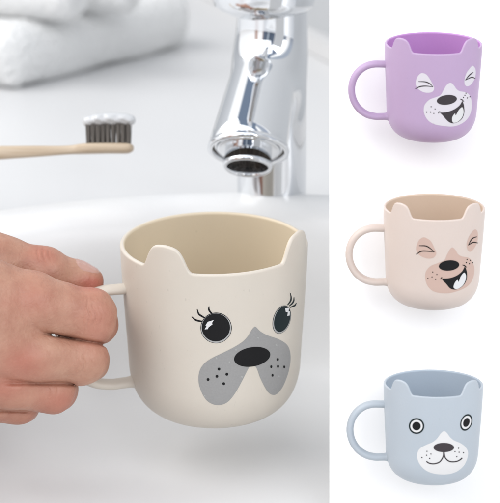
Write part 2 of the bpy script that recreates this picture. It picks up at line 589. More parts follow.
decals(big, 'highlight', [k([(403,109),(419,106),(416,118),(421,121),(420,136),(411,138),(413,124),(405,122)])], 1.6, M['white_print'], e, False)
decals(big, 'eyelash', [k(stroke(s, 6)) for s in ([(413,96),(424,82),(427,68),(424,50)], [(419,100),(431,90),(437,79),(438,66)], [(422,106),(434,101),(442,97),(447,88)])], 0, M['green_black'], e)

SG = 'small product mugs lined up on the white board'
def small_mug(cx, rimy, wpx, elev, mats, label):
    d = .842
    return make_mug('mug', wpx/F*d, (cx, rimy), d, elev, (-47.0, 45.0), 16.5, .130, mats, label, SG, handle_az=-92)

pm = small_mug(433.6, 43.0, 97.5, 19.3, (M['purple'], M['purple_in']), 'lilac mug with laughing white-muzzled face, top of the three small mugs')
k = mk(400, 50, 5.556)
def laughing(mug, k, blobs, strokes, muzzle, nose, mouth, tooth, corners, dots, patch, tongue, ink):
    for b, st in zip(blobs, strokes):
        e = decal(mug, 'eye_patch', k(b), 0, patch)
        decals(mug, 'closed_eye', [k(stroke(s, 6.5)) for s in st], 1, ink, e)
    z = decal(mug, 'muzzle', k(muzzle), 0, patch)
    decal(mug, 'nose', k(nose), 1, ink)
    m = decals(mug, 'mouth', [k(mouth)], 1, ink)
    decals(mug, 'mouth_corner', [k(stroke(s, 6)) for s in corners], 1.3, ink, m)
    decals(mug, 'tongue', [k(tooth)], 2, tongue, m)
    decals(mug, 'whisker_dot', [k(ell(c, 3.2, 3.6, 0, 8)) for c in dots], 1, ink, z)
laughing(pm, k,
  [[(122,128),(105,138),(92,160),(88,190),(100,215),(125,232),(155,238),(180,232),(190,213),(180,188),(165,160),(146,136)], [(403,88),(385,105),(368,130),(358,165),(360,193),(375,202),(395,190),(412,165),(420,135),(418,105)]],
  [[[(103,175),(140,177),(165,187),(183,204)], [(85,216),(110,204),(145,200),(183,205)]], [[(406,124),(385,140),(362,168)], [(418,159),(397,152),(362,168)]]],
  [(280,182),(298,195),(312,215),(330,228),(365,235),(385,250),(397,280),(398,320),(388,360),(365,392),(330,415),(290,425),(240,422),(190,412),(155,390),(135,355),(132,325),(140,300),(165,275),(200,262),(225,250),(242,222),(258,195)],
  ell((260,277), 56, 27, -8),
  [(222,348),(228,347),(262,344),(300,330),(330,308),(344,285),(348,287),(355,310),(357,345),(348,375),(330,395),(300,407),(275,402),(255,385),(240,366),(226,352)],
  [(289,393),(290,372),(304,352),(309,362),(326,333),(345,318),(352,345),(343,375),(322,397),(298,404)],
  [[(213,352),(217,344),(224,342)], [(334,272),(345,277),(355,288)]],
  [(173,315),(148,345),(170,345),(195,328),(188,352),(360,252),(374,266),(388,260),(366,240),(352,264)],
  M['lilac_white'], M['white_print'], M['charcoal'])
bg = small_mug(434.3, 206.6, 101.5, 16.9, (M['beige'], M['beige_in']), 'pale beige mug with laughing pink-muzzled face, middle of the three small mugs')
k = mk(400, 210, 5.556)
laughing(bg, k,
  [[(130,152),(108,165),(95,190),(90,220),(105,248),(135,265),(165,270),(190,262),(202,240),(190,210),(172,175),(150,158)], [(415,108),(398,125),(380,155),(370,190),(375,220),(390,232),(410,215),(428,180),(433,140),(428,115)]],
  [[[(106,198),(150,202),(192,233)], [(90,246),(125,228),(192,233)]], [[(426,148),(400,160),(378,196)], [(433,183),(405,180),(378,196)]]],
  [(290,208),(308,222),(322,245),(345,258),(380,265),(400,285),(412,320),(410,360),(395,400),(365,430),(320,450),(270,462),(215,460),(175,445),(150,415),(140,375),(145,340),(170,312),(210,295),(245,280),(260,250),(275,222)],
  ell((272,308), 57, 29, -6),
  [(232,382),(240,381),(276,378),(315,364),(345,340),(358,316),(363,318),(371,345),(371,380),(358,410),(335,432),(305,442),(278,435),(258,412),(240,393)],
  [(297,430),(303,405),(318,388),(325,398),(337,368),(356,348),(366,368),(360,397),(344,422),(316,439)],
  [[(226,386),(229,377),(236,376)], [(346,305),(358,309),(370,319)]],
  [(182,345),(155,380),(178,372),(205,358),(198,385),(372,275),(390,280),(385,298),(402,292),(368,292)],
  M['pink_print'], M['white_print'], M['black'])
bl = small_mug(433.4, 383.0, 99.5, 12.6, (M['blue'], M['blue_in']), 'pale blue mug with round eyes and white smiling muzzle, lowest of the small mugs')
k = mk(400, 390, 5.556)
for (c, a, b, rot) in (((92,200), 43, 44, 0), ((368,180), 32, 48, 20)):
    e = decals(bl, 'eye', [k(ell(c, a, b, rot))], 0, M['green_black'])
    decals(bl, 'eye_ring', [k(ell(c, a*.79, b*.79, rot))], .6, M['white_print'], e)
    decals(bl, 'pupil', [k(ell(c, a*.54, b*.54, rot))], 1.2, M['black'], e)
z = decal(bl, 'muzzle', k([(245,228),(262,240),(278,262),(300,280),(335,295),(362,315),(378,345),(372,385),(350,425),(310,455),(260,468),(200,466),(150,450),(115,420),(97,385),(95,355),(110,325),(145,305),(180,290),(205,270),(226,242)]), 0, M['white_print'])
decal(bl, 'nose', k(ell((243,319), 57, 26, 0)), 1, M['charcoal'])
decals(bl, 'mouth', [k(stroke(s, 7, False)) for s in ([(243,345),(239,372),(220,399),(190,409),(163,406),(147,396)], [(244,345),(251,376),(275,396),(310,397),(332,388),(345,377)])], 1, M['charcoal'])
decals(bl, 'whisker_dot', [k(ell(c, 3.6, 3.6, 0, 8)) for c in [(150,340),(122,375),(148,362),(172,355),(165,380),(325,323),(305,342),(328,345),(352,348),(315,370)]], 1, M['charcoal'], z)

# ------------------------------------------------------------------ white board behind the small mugs
def slab(name, c4, thick, nrm, material, parent=None):
    vs = [Vector(c) for c in c4]+[Vector(c)-nrm*thick for c in c4]
    fs = [(0,1,2,3), (7,6,5,4), (0,4,5,1), (1,5,6,2), (2,6,7,3), (3,7,4,0)]
    me = fix_normals(mesh(name, vs, fs))
    return link(name, me, material, parent, smooth=False)
BD = .872
view = RC @ Vector((0, 0, 1))      # towards the viewer
board = slab('background_board', [P(329.6, -60, BD), P(530, -60, BD), P(530, 517, BD), P(329.6, 517, BD)], .003, view, M['board'])
tag(board, kind='structure')
for m_, py in ((pm, 92), (bg, 258), (bl, 434)):
    a = P(433, py, BD-.0005); b = a+view*.0155
    v, f = sweep([a, b], [.004, .004], 16, Vector((1, 0, 0)))
    link('mounting_peg', fix_normals(mesh('peg', v, f)), M['board'], board)

# ------------------------------------------------------------------ hand
def hp(px, py, off):
    d = .90+off/1000
    p = P(px, py, d)
    return np.array(p)
PX = .90/F
def R_(r): return r*PX
def chain(pts):
    return [(hp(*pts[i][:3]), hp(*pts[i+1][:3]), R_(pts[i][3]), R_(pts[i+1][3])) for i in range(len(pts)-1)]
index = chain([(-120,262,-50,35), (-25,290,-50,34), (32,304,-42,30), (86,317,-33,25), (96,324,-10,20), (72,328,6,18)]) + chain([(91,315,-33,23.5), (90,323,-32,23.5)])
middle = chain([(-120,300,-54,36), (-28,345,-54,33), (35,357,-43,25), (80,360,-33,22), (88,361,-8,19), (62,365,7,17)]) + chain([(85,357,-33,22), (83,361,-32,21.5)])
ring_f = chain([(-120,340,-50,34), (-38,372,-50,30), (10,384,-40,25), (52,389,-30,21.5), (58,390,-8,18), (34,392,6,16)])
little = chain([(-120,365,-40,32), (-55,395,-42,25), (-15,401,-36,21), (17,403,-26,18.5), (22,405,-8,15), (2,405,4,13)])
thumb = chain([(-170,285,-20,44), (-70,250,-20,37), (-6,264,-14,28), (46,273,-8,22), (76,279,-2,16.5), (90,281,-1,13.5)])
palm = chain([(-330,330,-20,50), (-230,325,-25,52), (-150,320,-30,50), (-60,335,-28,42)]) + chain([(-170,290,-22,48), (-70,300,-20,40)])
fore = [(hp(-330,330,-20), hp(-430,338,-10), R_(50), R_(58))]
xaxis = np.array(RC @ Vector((1, 0, 0))); yaxis = np.array(RC @ Vector((0, 1, 0)))
camo = np.array(CO)
zaxis = np.array(RC @ Vector((0, 0, -1)))
def dep(X, Y, Z):
    return (X-camo[0])*zaxis[0]+(Y-camo[1])*zaxis[1]+(Z-camo[2])*zaxis[2]
def pix(X, Y, Z):
    """picture x of a point on the hand, in the 500-px scale (approximately, at hand depth)"""
    return ((X-camo[0])*xaxis[0]+(Y-camo[1])*xaxis[1]+(Z-camo[2])*xaxis[2])/dep(X, Y, Z)*F+250
def piy(X, Y, Z):
    return 251.5-((X-camo[0])*yaxis[0]+(Y-camo[1])*yaxis[1]+(Z-camo[2])*yaxis[2])/dep(X, Y, Z)*F
def part_f(X, Y, Z, segs, k):
    d = None
    for a, b, r1, r2 in segs:
        q = round_cone(X, Y, Z, a, b, r1, r2)
        d = q if d is None else smin(d, q, k)
    return d
def hand_f(X, Y, Z):
    px = pix(X, Y, Z)
    # webs: fingers melt together towards the knuckles
    def kk(x0, x1, k0, k1):
        t = np.clip((px-x0)/(x1-x0), 0, 1)
        t = t*t*(3-2*t)
        return (k0+(k1-k0)*t)/1000
    fi = part_f(X, Y, Z, index, .0035)
    fm = part_f(X, Y, Z, middle, .0035)
    fr = part_f(X, Y, Z, ring_f, .0035)
    fl = part_f(X, Y, Z, little, .005)
    ft = part_f(X, Y, Z, thumb, .006)
    py = piy(X, Y, Z)
    # swell and two short creases over the thumb joint
    ft = ft - .0007*np.exp(-((px-42)/13)**2-((py-252)/12)**2)
    for cx, am, wd in ((38, .00035, 1.3), (43.5, .00045, 1.5), (49, .00028, 1.2)):
        ft = ft + am*np.exp(-((px-cx-.25*(py-256)-.03*(py-256)**2)/wd)**2-((py-256)/8)**2)
    pa = part_f(X, Y, Z, palm, .012)
    d = smin(fi, fm, kk(5, 47, 22, .5))
    d = smin(d, fr, kk(-45, 14, 22, .5))
    d = smin(d, fl, kk(-65, -2, 18, .5))
    d = smin(d, pa, kk(-110, -10, 22, 1.2))
    d = smin(d, ft, kk(-130, -5, 22, 1.0))
    a, b, r1, r2 = fore[0]
    d = smin(d, round_cone(X, Y, Z, a, b, r1, r2), .02)
    # folds where the fingers press together, and the small opening between first and second
    def fold(line_y, x0, x1, w, depth):
        m = np.clip((px-x0)/10, 0, 1)*np.clip((x1-px)/10, 0, 1)
        return depth*m*np.exp(-((py-line_y)/w)**2)
    dp = dep(X, Y, Z)
    front = np.clip((.893-dp)/.008, 0, 1)
    d = d + front*fold(333.5+(px-46)*.19, 42, 113, 1.9, .0017)
    d = d + front*fold(383.3+.0005*(px-30)**2, 2, 78, 2.0, .0015)
    d = d + front*fold(410.6+.03*px, -14, 34, 1.9, .0012)
    u = px-55; v = py-(335.2+u*.17)
    op = (np.sqrt((u/8)**2+(v/2.5)**2)-1)*2.5*PX
    op = np.maximum(op, dp-.883)
    d = -smin(-d, op, .0006)
    for (cx, cy, am, wd, hh, cv) in ((84, 318, .00016, 1.1, 15, .006), (89, 315, .00022, 1.2, 17, .008), (95, 316, .00016, 1.1, 15, .01), (101, 317, .00012, 1.0, 12, .012),
                                 (78, 358, .00014, 1.0, 12, .006), (84, 359, .00020, 1.1, 14, .009), (91, 359, .00014, 1.0, 12, .012), (50, 394, .00016, 1.1, 11, .01), (57, 395, .00013, 1.0, 11, .012)):
        d = d + 1.7*am*np.exp(-((px-cx+cv*(py-cy)**2+1.2*np.sin(py*.35+cx))/wd)**2-((py-cy)/hh)**2)
    d = d + .00022*np.sin(px*.16+py*.11)*np.sin(py*.19-px*.05+1.3)
    # tendons / soft relief of the back of the hand
    d = d + .0005*np.sin(X*95+Z*70+1)*np.sin(Z*120+Y*60)
    return d
corn = [hp(-465, 260, -60), hp(-465, 420, 30), hp(120, 200, -90), hp(120, 440, 40), hp(-330, 250, -85), hp(-330, 400, 40), hp(-465,410,30), hp(-465,270,-60)]
lo = np.min(corn, 0)-.02; hi = np.max(corn, 0)+.02
pos, faces, nrm = surface_nets(hand_f, lo, hi, .0007)
hand = np_mesh('person', pos, faces, nrm, M['skin'])
tag(hand, 'bare hand and forearm gripping the handle of the cream mug, thumb on top', 'person')
X, Y, Z = pos.T
pxx = pix(X, Y, Z); pyy = piy(X, Y, Z)
fl = .85*np.exp(-((pxx-92)/17)**2-((pyy-283)/8)**2)+.55*np.exp(-((pxx-22)/24)**2-((pyy-362)/18)**2)+.45*np.exp(-((pxx-42)/18)**2-((pyy-256)/14)**2) \
   + .4*np.exp(-((pxx-98)/22)**2-((pyy-325)/28)**2)+.5*np.exp(-((pxx-0)/26)**2-((pyy-388)/14)**2)+.35*np.exp(-((pxx-30)/30)**2-((pyy-300)/20)**2)+.5*np.exp(-((pxx-60)/26)**2-((pyy-400)/16)**2)+.3*np.exp(-((pyy-430)/22)**2)
at = hand.data.attributes.new('flush', 'FLOAT', 'POINT')
at.data.foreach_set('value', np.clip(fl*1.15, 0, 1).astype(np.float32))

# thumb nail: a curved plate set on the upper side of the thumb tip
def nail():
    a = Vector(hp(68, 277, -4)); b = Vector(hp(96, 281, -1))
    t = (b-a).normalized()
    upv = (RC @ Vector((0, .985, .17))); upv = (upv-t*upv.dot(t)).normalized()
    s = t.cross(upv)
    vs, fs = [], []
    NU, NV = 18, 14
    L = (b-a).length
    for i in range(NU+1):
        u = i/NU
        c = a+t*(L*(.12+u*.98))
        wid = math.sqrt(max(0, 1-abs(2*u-1)**3.2))*.85+.05
        for j in range(NV+1):
            v = (j/NV*2-1)
            ang = v*wid*1.0
            dirv = upv*math.cos(ang)+s*math.sin(ang)
            # march outwards to the skin
            r = .003
            for _ in range(40):
                q = c+dirv*r
                d = float(hand_f(np.array([q.x]), np.array([q.y]), np.array([q.z]))[0])
                if d > -1e-5: break
                r += max(-d*.8, .00005)
            edge = max(abs(v), abs(2*u-1))
            r += .00028*(1-max(0, edge-.8)/.2*1.3)
            vs.append(c+dirv*r)
    for i in range(NU):
        for j in range(NV):
            q = i*(NV+1)+j
            fs.append((q, q+1, q+NV+2, q+NV+1))
    me = mesh('nail', vs, fs)
    o = link('thumbnail', me, M['nail'], hand)
    return o
nail()

# ------------------------------------------------------------------ toothbrush
TD = .985
tb0 = P(134, 148, TD)
Mx = RC.to_4x4() @ Matrix.Rotation(math.radians(-1.5), 4, 'Y'); Mx.translation = tb0
tb = empty('toothbrush', Mx)
tag(tb, 'bamboo toothbrush with dark bristles and white paste, left of the chrome faucet', 'toothbrush')
tp = TD/F
def brush_body():
    # (x from tip, y centre, half height, half depth) in px
    st = [(-.2,0,.5,1), (-1,0,2.5,8), (-3,0,4,11.5), (-8,-.3,5.2,13), (-25,-.2,5.3,13.5), (-45,-.5,5.4,13), (-54,-1,5.1,11), (-62,-1.7,4.5,8), (-75,-2.4,4.6,7), (-95,-3.1,5.5,7.5), (-120,-4,6.3,9), (-150,-5,7,11), (-220,-6,6.6,13), (-300,-6,6.6,13), (-340,-6,6,12), (-352,-6,4,9), (-355,-6,.6,1)]
    cp = catmull([(a, b, 0) for a, b, c, d in st], False, 4)
    cr = catmull([(c, d, 0) for a, b, c, d in st], False, 4)
    vs, fs = [], []
    ns = 24
    for p, r in zip(cp, cr):
        for j in range(ns):
            a = 2*PI*j/ns
            e = .62
            cx = math.copysign(abs(math.cos(a))**e, math.cos(a)); sy = math.copysign(abs(math.sin(a))**e, math.sin(a))
            vs.append((p.x*tp, (p.y+max(r.x, .3)*sy)*tp, max(r.y, .4)*cx*tp))
    n = len(cp)
    for i in range(n-1):
        for j in range(ns):
            a = i*ns+j; b = i*ns+(j+1) % ns
            fs.append((a, b, b+ns, a+ns))
    fs += [tuple(range(ns)), tuple(range((n-1)*ns, n*ns))]
    return fix_normals(mesh('brush', vs, fs))
link('handle', brush_body(), M['bamboo'], tb)
random.seed(11)
vs, fs = [], []
def bristle(x, z, y0, y1, lean, r):
    b = len(vs); n = 5
    for (yy, rr, dx) in ((y0, r, 0), (y1, r*.7, lean)):
        for j in range(n):
            a = 2*PI*j/n
            vs.append(((x+dx+rr*math.cos(a))*tp, yy*tp, (z+rr*math.sin(a))*tp))
    for j in range(n): fs.append((b+j, b+(j+1) % n, b+n+(j+1) % n, b+n+j))
ntx = 9
for i in range(ntx):
    tx = -5.5-i*5.0
    for tz in (-7.5, -2.5, 2.5, 7.5):
        for q in range(34):
            a = random.uniform(0, 2*PI); rr = 1.65*math.sqrt(random.random())
            bristle(tx+rr*math.cos(a), tz+rr*math.sin(a)*1.1, 3.5, 25+random.uniform(-1, 1.5), random.uniform(-.8, .8)+rr*math.cos(a)*.35, .30)
link('bristles', mesh('bristles', vs, fs), M['bristle'], tb, smooth=False)
# toothpaste: a lumpy smear over the bristle tips
pj = []
rs = np.random.RandomState(5)
for i in range(13):
    x = -4.5-i*3.35
    hgt = 26.3+2.6*math.sin(PI*min(1, (i+2.5)/15))**.8+rs.uniform(-.3, .3)
    pj.append((x, hgt, rs.uniform(-2.5, 2.5), 5.6+1.5*math.sin(PI*(i+.8)/13.5)+rs.uniform(-.5, .6)))
def paste_f(X, Y, Z):
    d = None
    for x, y, z, r in pj:
        q = np.sqrt(((X-x)/1.15)**2+((Y-y)/.95)**2+((Z-z)/1.75)**2)-r
        d = q if d is None else smin(d, q, 2.2)
    d = d+.22*np.sin(X*.5+Z*.3)*np.sin(Y*.7+Z*.5)
    return d
pp, pf, pn = surface_nets(paste_f, (-58, 12, -18), (6, 42, 18), .8)
np_mesh('toothpaste', pp*tp, pf, pn, M['paste'], tb)

# ------------------------------------------------------------------ setting: counter, basin, wall
RIMZ = CAMZ-.254; CTZ = RIMZ-.012
SX, SY = -.005, .700           # basin centre
AX, AY = .255, .302            # outer half axes
# counter with an elliptical cut-out
def ering(ax, ay, z, n=128):
    return [(SX+ax*math.cos(2*PI*k/n), SY+ay*math.sin(2*PI*k/n), z) for k in range(n)]
n = 128
vs = []; fs = []
vs += ering(AX-.01, AY-.01, CTZ)
for t in (.06, .2, 1.0):
    for k in range(n):
        a = 2*PI*k/n
        c, s = math.cos(a), math.sin(a)
        q = max(abs(c)/1.3, abs(s)/1.6)
        bx, by = c/q, s/q
        ex, ey = (AX-.01)*c, (AY-.01)*s
        vs.append((SX+ex+(bx-ex)*t, SY+ey+(by-ey)*t, CTZ))
for i in range(3):
    for k in range(n):
        a = i*n+k; b = i*n+(k+1) % n
        fs.append((a, b, b+n, a+n))
ct = link('countertop', fix_normals(mesh('countertop', vs, fs)), M['counter'], smooth=False)
tag(ct, kind='structure')
# basin
prof = [(-.012, -.0125), (.000, -.011), (.002, -.006), (-.001, -.002), (-.006, .0), (-.014, .0008), (-.022, .0), (-.029, -.003), (-.034, -.008), (-.038, -.018), (-.042, -.032), (-.047, -.054), (-.057, -.074), (-.076, -.088), (-.11, -.096), (-.165, -.0985), (-.20, -.099), (-.222, -.100)]
cp = catmull([(a, 0, b) for a, b in prof], False, 4)
vs, fs = [], []
n = 160
for p in cp:
    vs += ering(AX+p.x, AY+p.x*(1 if p.x > -.06 else 1), RIMZ+p.z, n)
for i in range(len(cp)-1):
    for k_ in range(n):
        a = i*n+k_; b = i*n+(k_+1) % n
        fs.append((a, b, b+n, a+n))
fs.append(tuple(range((len(cp)-1)*n, len(cp)*n)))
basin = link('washbasin', fix_normals(mesh('basin', vs, fs)), M['ceramic'])
tag(basin, 'white ceramic oval washbasin set into the counter below the cream mug', 'washbasin')
dv, df = lathe([(.0001, .0035), (.012, .0035), (.019, .002), (.022, .0005), (.022, 0)], 48)
dr = link('drain', fix_normals(mesh('drain', dv, df)), M['chrome'], basin)
dr.location = (SX, SY, RIMZ-.100)

# wall with its white skirting, running back from the right
wa = Vector((.075, 1.405, CTZ)); wd = Vector((-.30, .954, 0)).normalized()
wn = Vector((-wd.y, wd.x, 0))  # facing left/viewer
if wn.y > 0: wn = -wn
A = wa-wd*.5; B = wa+wd*1.2
upz = Vector((0, 0, 1))
w_ = slab('wall', [A, B, B+upz*1.2, A+upz*1.2], .05, wn, M['wall']); tag(w_, kind='structure')
o_ = wn*.0125
t_ = slab('skirting', [A+o_+upz*.0005, B+o_+upz*.0005, B+o_+upz*.0135, A+o_+upz*.0135], .012, wn, M['trim'], w_)
w2 = slab('back_wall', [(-1.6, 2.2, CTZ), (1.6, 2.2, CTZ), (1.6, 2.2, CTZ+1.2), (-1.6, 2.2, CTZ+1.2)], .05, Vector((0, -1, 0)), M['wall'])
tag(w2, kind='structure')

# ------------------------------------------------------------------ faucet
FD = 1.02
fx = P(272, 100, FD).x
fyw = P(272, 100, FD).y
fbase = Vector((fx, fyw, CTZ))
fc = empty('faucet', Matrix.Translation(fbase))
tag(fc, 'shiny chrome mixer faucet with short angled spout over the basin', 'faucet')
fp = FD/F
rad = 35*fp
inv = Matrix.Translation(-fbase)
s0 = np.array(inv @ P(270, 44, FD)); s1 = np.array(inv @ P(259.5, 95, FD-.024)); s2 = np.array(inv @ P(248.6, 147, FD-.046))
sdir = (s2-s1)/np.linalg.norm(s2-s1)
out_dir = Vector(RC @ Vector((-.05, -math.cos(math.radians(20)), math.sin(math.radians(20))))).normalized()
def faucet_f(X, Y, Z):
    r = np.sqrt(X*X+Y*Y)
    col = np.maximum(r-rad, np.maximum(-Z-.0, Z-.245))
    sp = round_cone(X, Y, Z, s0, s2, 28*fp, 37.8*fp)
    # flat cut at the outlet
    od = np.array(out_dir)
    cut = (X-s2[0])*od[0]+(Y-s2[1])*od[1]+(Z-s2[2])*od[2]-.0008
    sp = np.maximum(sp, cut)
    return smin(col, sp, .009)
pos, faces, nrm = surface_nets(faucet_f, (-.05, -.10, -.004), (.05, .04, .25), .0010)
np_mesh('body', pos, faces, nrm, M['chrome'], fc)
rot = out_dir.to_track_quat('Z', 'Y').to_matrix().to_4x4()
oc = Vector(s2)
def outl(name, prof, m, n=96):
    v, f = lathe(prof, n)
    o = link(name, fix_normals(mesh(name, v, f)), m, fc)
    o.matrix_local = Matrix.Translation(oc) @ rot
    return o
q = fp
outl('outlet_ring', [(30*q, -.002), (37.4*q, -.001), (38.8*q, .0003), (39.3*q, .0014), (38.9*q, .0024), (37.8*q, .0029), (35*q, .0029), (34.4*q, .0026), (34.0*q, .0016), (34.0*q, -.0015)], M['chrome'])
outl('aerator', [(22*q, -.001), (22.6*q, .003), (22.8*q, .0085), (23.4*q, .0090), (23.6*q, .0103), (22.9*q, .0112), (21.4*q, .0116), (20.0*q, .0112), (19.4*q, .0103), (19.2*q, .007), (19.2*q, .004)], M['chrome'])
outl('groove_shade', [(34.2*q, .0012), (30.6*q, .0004)], M['mesh_groove_shade'])  # dark strip stands in for shade and reflections in the outlet groove
outl('outlet_plate', [(30.8*q, -.0012), (30.7*q, .0016), (30.0*q, .0022), (27*q, .0023), (21.5*q, .0023)], M['chrome'])
dm = outl('aerator_mesh', [(19.1*q, .0058), (12*q, .0060), (.0001, .0060)], M['mesh_groove_shade'])
vs, fs = [], []
for i in range(-6, 7):
    for ax in (0, 1):
        xx = i*2.9*q; hl = math.sqrt(max(0, (18.9*q)**2-xx*xx))
        w = .00022; b = len(vs)
        for (u, v_) in ((xx-w, -hl), (xx+w, -hl), (xx+w, hl), (xx-w, hl)):
            vs.append((u, v_, .0070+.0002*ax) if ax == 0 else (v_, u, .0070+.0002*ax))
        for (u, v_) in ((xx-w, -hl), (xx+w, -hl), (xx+w, hl), (xx-w, hl)):
            vs.append((u, v_, .0065) if ax == 0 else (v_, u, .0067))
        fs += [(b, b+1, b+2, b+3), (b+7, b+6, b+5, b+4), (b, b+4, b+5, b+1), (b+2, b+6, b+7, b+3), (b+1, b+5, b+6, b+2), (b+3, b+7, b+4, b)]
g = link('aerator_grid', fix_normals(mesh('grid', vs, fs)), M['mesh_groove_shade'], fc, smooth=False)
g.matrix_local = Matrix.Translation(oc) @ rot
# handle cap and lever on top (mostly above the frame)
cz = (inv @ P(264, 3, FD)).z; cxx = (inv @ P(264, 3, FD)).x
v, f = lathe([(rad*.9, cz-.004), (rad*1.02, cz-.003), (rad*1.25, cz-.001), (rad*1.40, cz+.001), (rad*1.45, cz+.004), (rad*1.44, cz+.010), (rad*1.36, cz+.020), (rad*1.15, cz+.028), (rad*.7, cz+.033), (.0001, cz+.034)], 96)
cap = link('lever_cap', fix_normals(mesh('cap', v, f)), M['chrome'], fc)
cap.location = (cxx, 0, 0)
path = catmull([(cxx, 0, cz+.022), (cxx, -.03, cz+.034), (cxx, -.06, cz+.045), (cxx, -.095, cz+.060)], False, 6)
v, f = sweep(path, [(.005, .012-.003*i/len(path)) for i in range(len(path))], 20, Vector((1, 0, 0)))
link('lever', fix_normals(mesh('lever', v, f)), M['chrome'], fc)

# ------------------------------------------------------------------ towels
def groundpt(px, py, z):
    d = (P(px, py, 1)-CO); t = (z-CAMZ)/d.z
    return CO+d*t
def rough_mesh(bm, amp, freq, seed):
    for v in bm.verts:
        nn = noise.noise_vector(v.co*freq+Vector((seed, 0, 0)))
        n2 = noise.noise_vector(v.co*freq*6+Vector((0, seed, 0)))
        v.co += nn*amp+n2*amp*.25
def folded_towel(L, W, H, layers, name):
    """stacked layers folded at the -x end and along -y; origin at the near bottom corner"""
    bm = bmesh.new()
    lh = H/layers
    for i in range(layers):
        r = lh*.5
        # rounded slab cross-section
        NX, NS = 60, 28
        grid = []
        for a in range(NX+1):
            x = L*a/NX
            e = min(x, L-x)
            rr = r*math.sqrt(max(.02, 1-max(0, 1-e/r)**2)) if e < r else r
            loop = []
            for s in range(NS):
                t = 2*PI*s/NS
                c, sn = math.cos(t), math.sin(t)
                y = (W/2-r)*max(-1, min(1, c*3))+r*math.copysign(abs(c)**.8, c)*(1 if abs(c) > .33 else .6)
                zz = rr*math.copysign(abs(sn)**.8, sn)
                loop.append(bm.verts.new((x, W/2+y, lh*(i+.5)+zz*1.03)))
            grid.append(loop)
        for a in range(NX):
            for s in range(NS):
                bm.faces.new((grid[a][s], grid[a][(s+1) % NS], grid[a+1][(s+1) % NS], grid[a+1][s]))
        bm.faces.new(grid[0]); bm.faces.new(grid[-1][::-1])
    return bm

def towel_sdf(name, boxes, lo, hi, h, M4, label, cat, group=None):
    def f(X, Y, Z):
        d = None
        for (cx, cy, cz_, hx, hy, hz, r) in boxes:
            qx = np.abs(X-cx)-hx+r; qy = np.abs(Y-cy)-hy+r; qz = np.abs(Z-cz_)-hz+r
            q = np.sqrt(np.maximum(qx, 0)**2+np.maximum(qy, 0)**2+np.maximum(qz, 0)**2)+np.minimum(np.maximum(qx, np.maximum(qy, qz)), 0)-r
            d = q if d is None else smin(d, q, .0025)
        d = d+.0009*np.sin(X*70+Z*60)*np.sin(Y*55+1)+.0008*np.sin(X*420+3*np.sin(Z*190+Y*80))*np.sin(Z*450+3*np.sin(X*210))*np.sin(Y*400+2*np.sin(X*170))+.0004*np.sin(X*600)*np.sin(Y*640)*np.sin(Z*620)
        return d
    pos, faces, nrm = surface_nets(f, lo, hi, h)
    o = np_mesh(name, pos, faces, nrm, M['terry'])
    o.matrix_world = M4
    tag(o, label, cat, group)
    return o
p0 = groundpt(14, 93, CTZ); p1 = groundpt(197, 46, CTZ)
d_ = (p1-p0); L = d_.length; ang = math.atan2(d_.y, d_.x)
M4 = Matrix.Translation(p0) @ Matrix.Rotation(ang, 4, 'Z')
# near long face along local x, body extends to local +y
TH = .043
towel_sdf('folded_towel', [(L/2, .09, TH*.5, L/2+.002, .09, TH*.5, .0195), (L/2, .0925, TH*.27, L/2-.004, .0900, TH*.27, .009)],
          (-.03, -.03, -.008), (L+.03, .21, TH+.01), .0016, M4, 'folded white terry towel lying on the counter at the back left', 'towel')
# smaller rolled cloths resting on top
def roll(px, py, length, r, ang2, label, seed):
    p = groundpt(px, py, CTZ+TH+r*.95)
    def f(X, Y, Z):
        rr = np.sqrt(Y*Y+Z*Z); th = np.arctan2(Z, Y)
        q = rr-r*(1+.03*np.sin(X*60+seed))
        ex = np.abs(X)-length/2
        k2 = .012
        d = smin(q, q, .001)
        d = -smin(-q, -ex, k2)
        # spiral groove on the ends
        sp = np.cos((rr/(r/4.0)*2*PI)-th)
        d = d+.0012*np.clip(-sp, 0, 1)*np.clip((ex+.012)/.012, 0, 1)
        return d+.0005*np.sin(X*500)*np.sin(Y*530)*np.sin(Z*510)
    pos, faces, nrm = surface_nets(f, (-length/2-.01, -r*1.3, -r*1.3), (length/2+.01, r*1.3, r*1.3), .0014)
    o = np_mesh('rolled_towel', pos, faces, nrm, M['terry'])
    o.matrix_world = Matrix.Translation(p) @ Matrix.Rotation(ang2, 4, 'Z')
    tag(o, label, 'towel', 'rolled face cloths on the folded towel')
roll(26, -8, .085, .0185, ang+math.radians(100), 'larger white rolled cloth resting on the folded towel, left one', 0)
roll(92, -10, .07, .015, ang+math.radians(100), 'smaller white rolled cloth on the folded towel, nearer the faucet', 2)

# ------------------------------------------------------------------ light
w = bpy.data.worlds.new('World'); scene.world = w; w.use_nodes = True
nt = w.node_tree; bgd = nt.nodes['Background']
tc = nt.nodes.new('ShaderNodeTexCoord'); sep = nt.nodes.new('ShaderNodeSeparateXYZ')
nt.links.new(tc.outputs['Generated'], sep.inputs[0])
ramp = nt.nodes.new('ShaderNodeValToRGB')
mr = nt.nodes.new('ShaderNodeMapRange'); mr.inputs[1].default_value = -1; mr.inputs[2].default_value = 1
nt.links.new(sep.outputs['Z'], mr.inputs[0]); nt.links.new(mr.outputs[0], ramp.inputs[0])
el = ramp.color_ramp.elements
el[0].position = 0; el[0].color = (.45, .43, .42, 1)
el[1].position = 1; el[1].color = (1.0, 1.0, 1.0, 1)
x = el.new(.40); x.color = (.55, .53, .52, 1)
x = el.new(.55); x.color = (.95, .95, .955, 1)
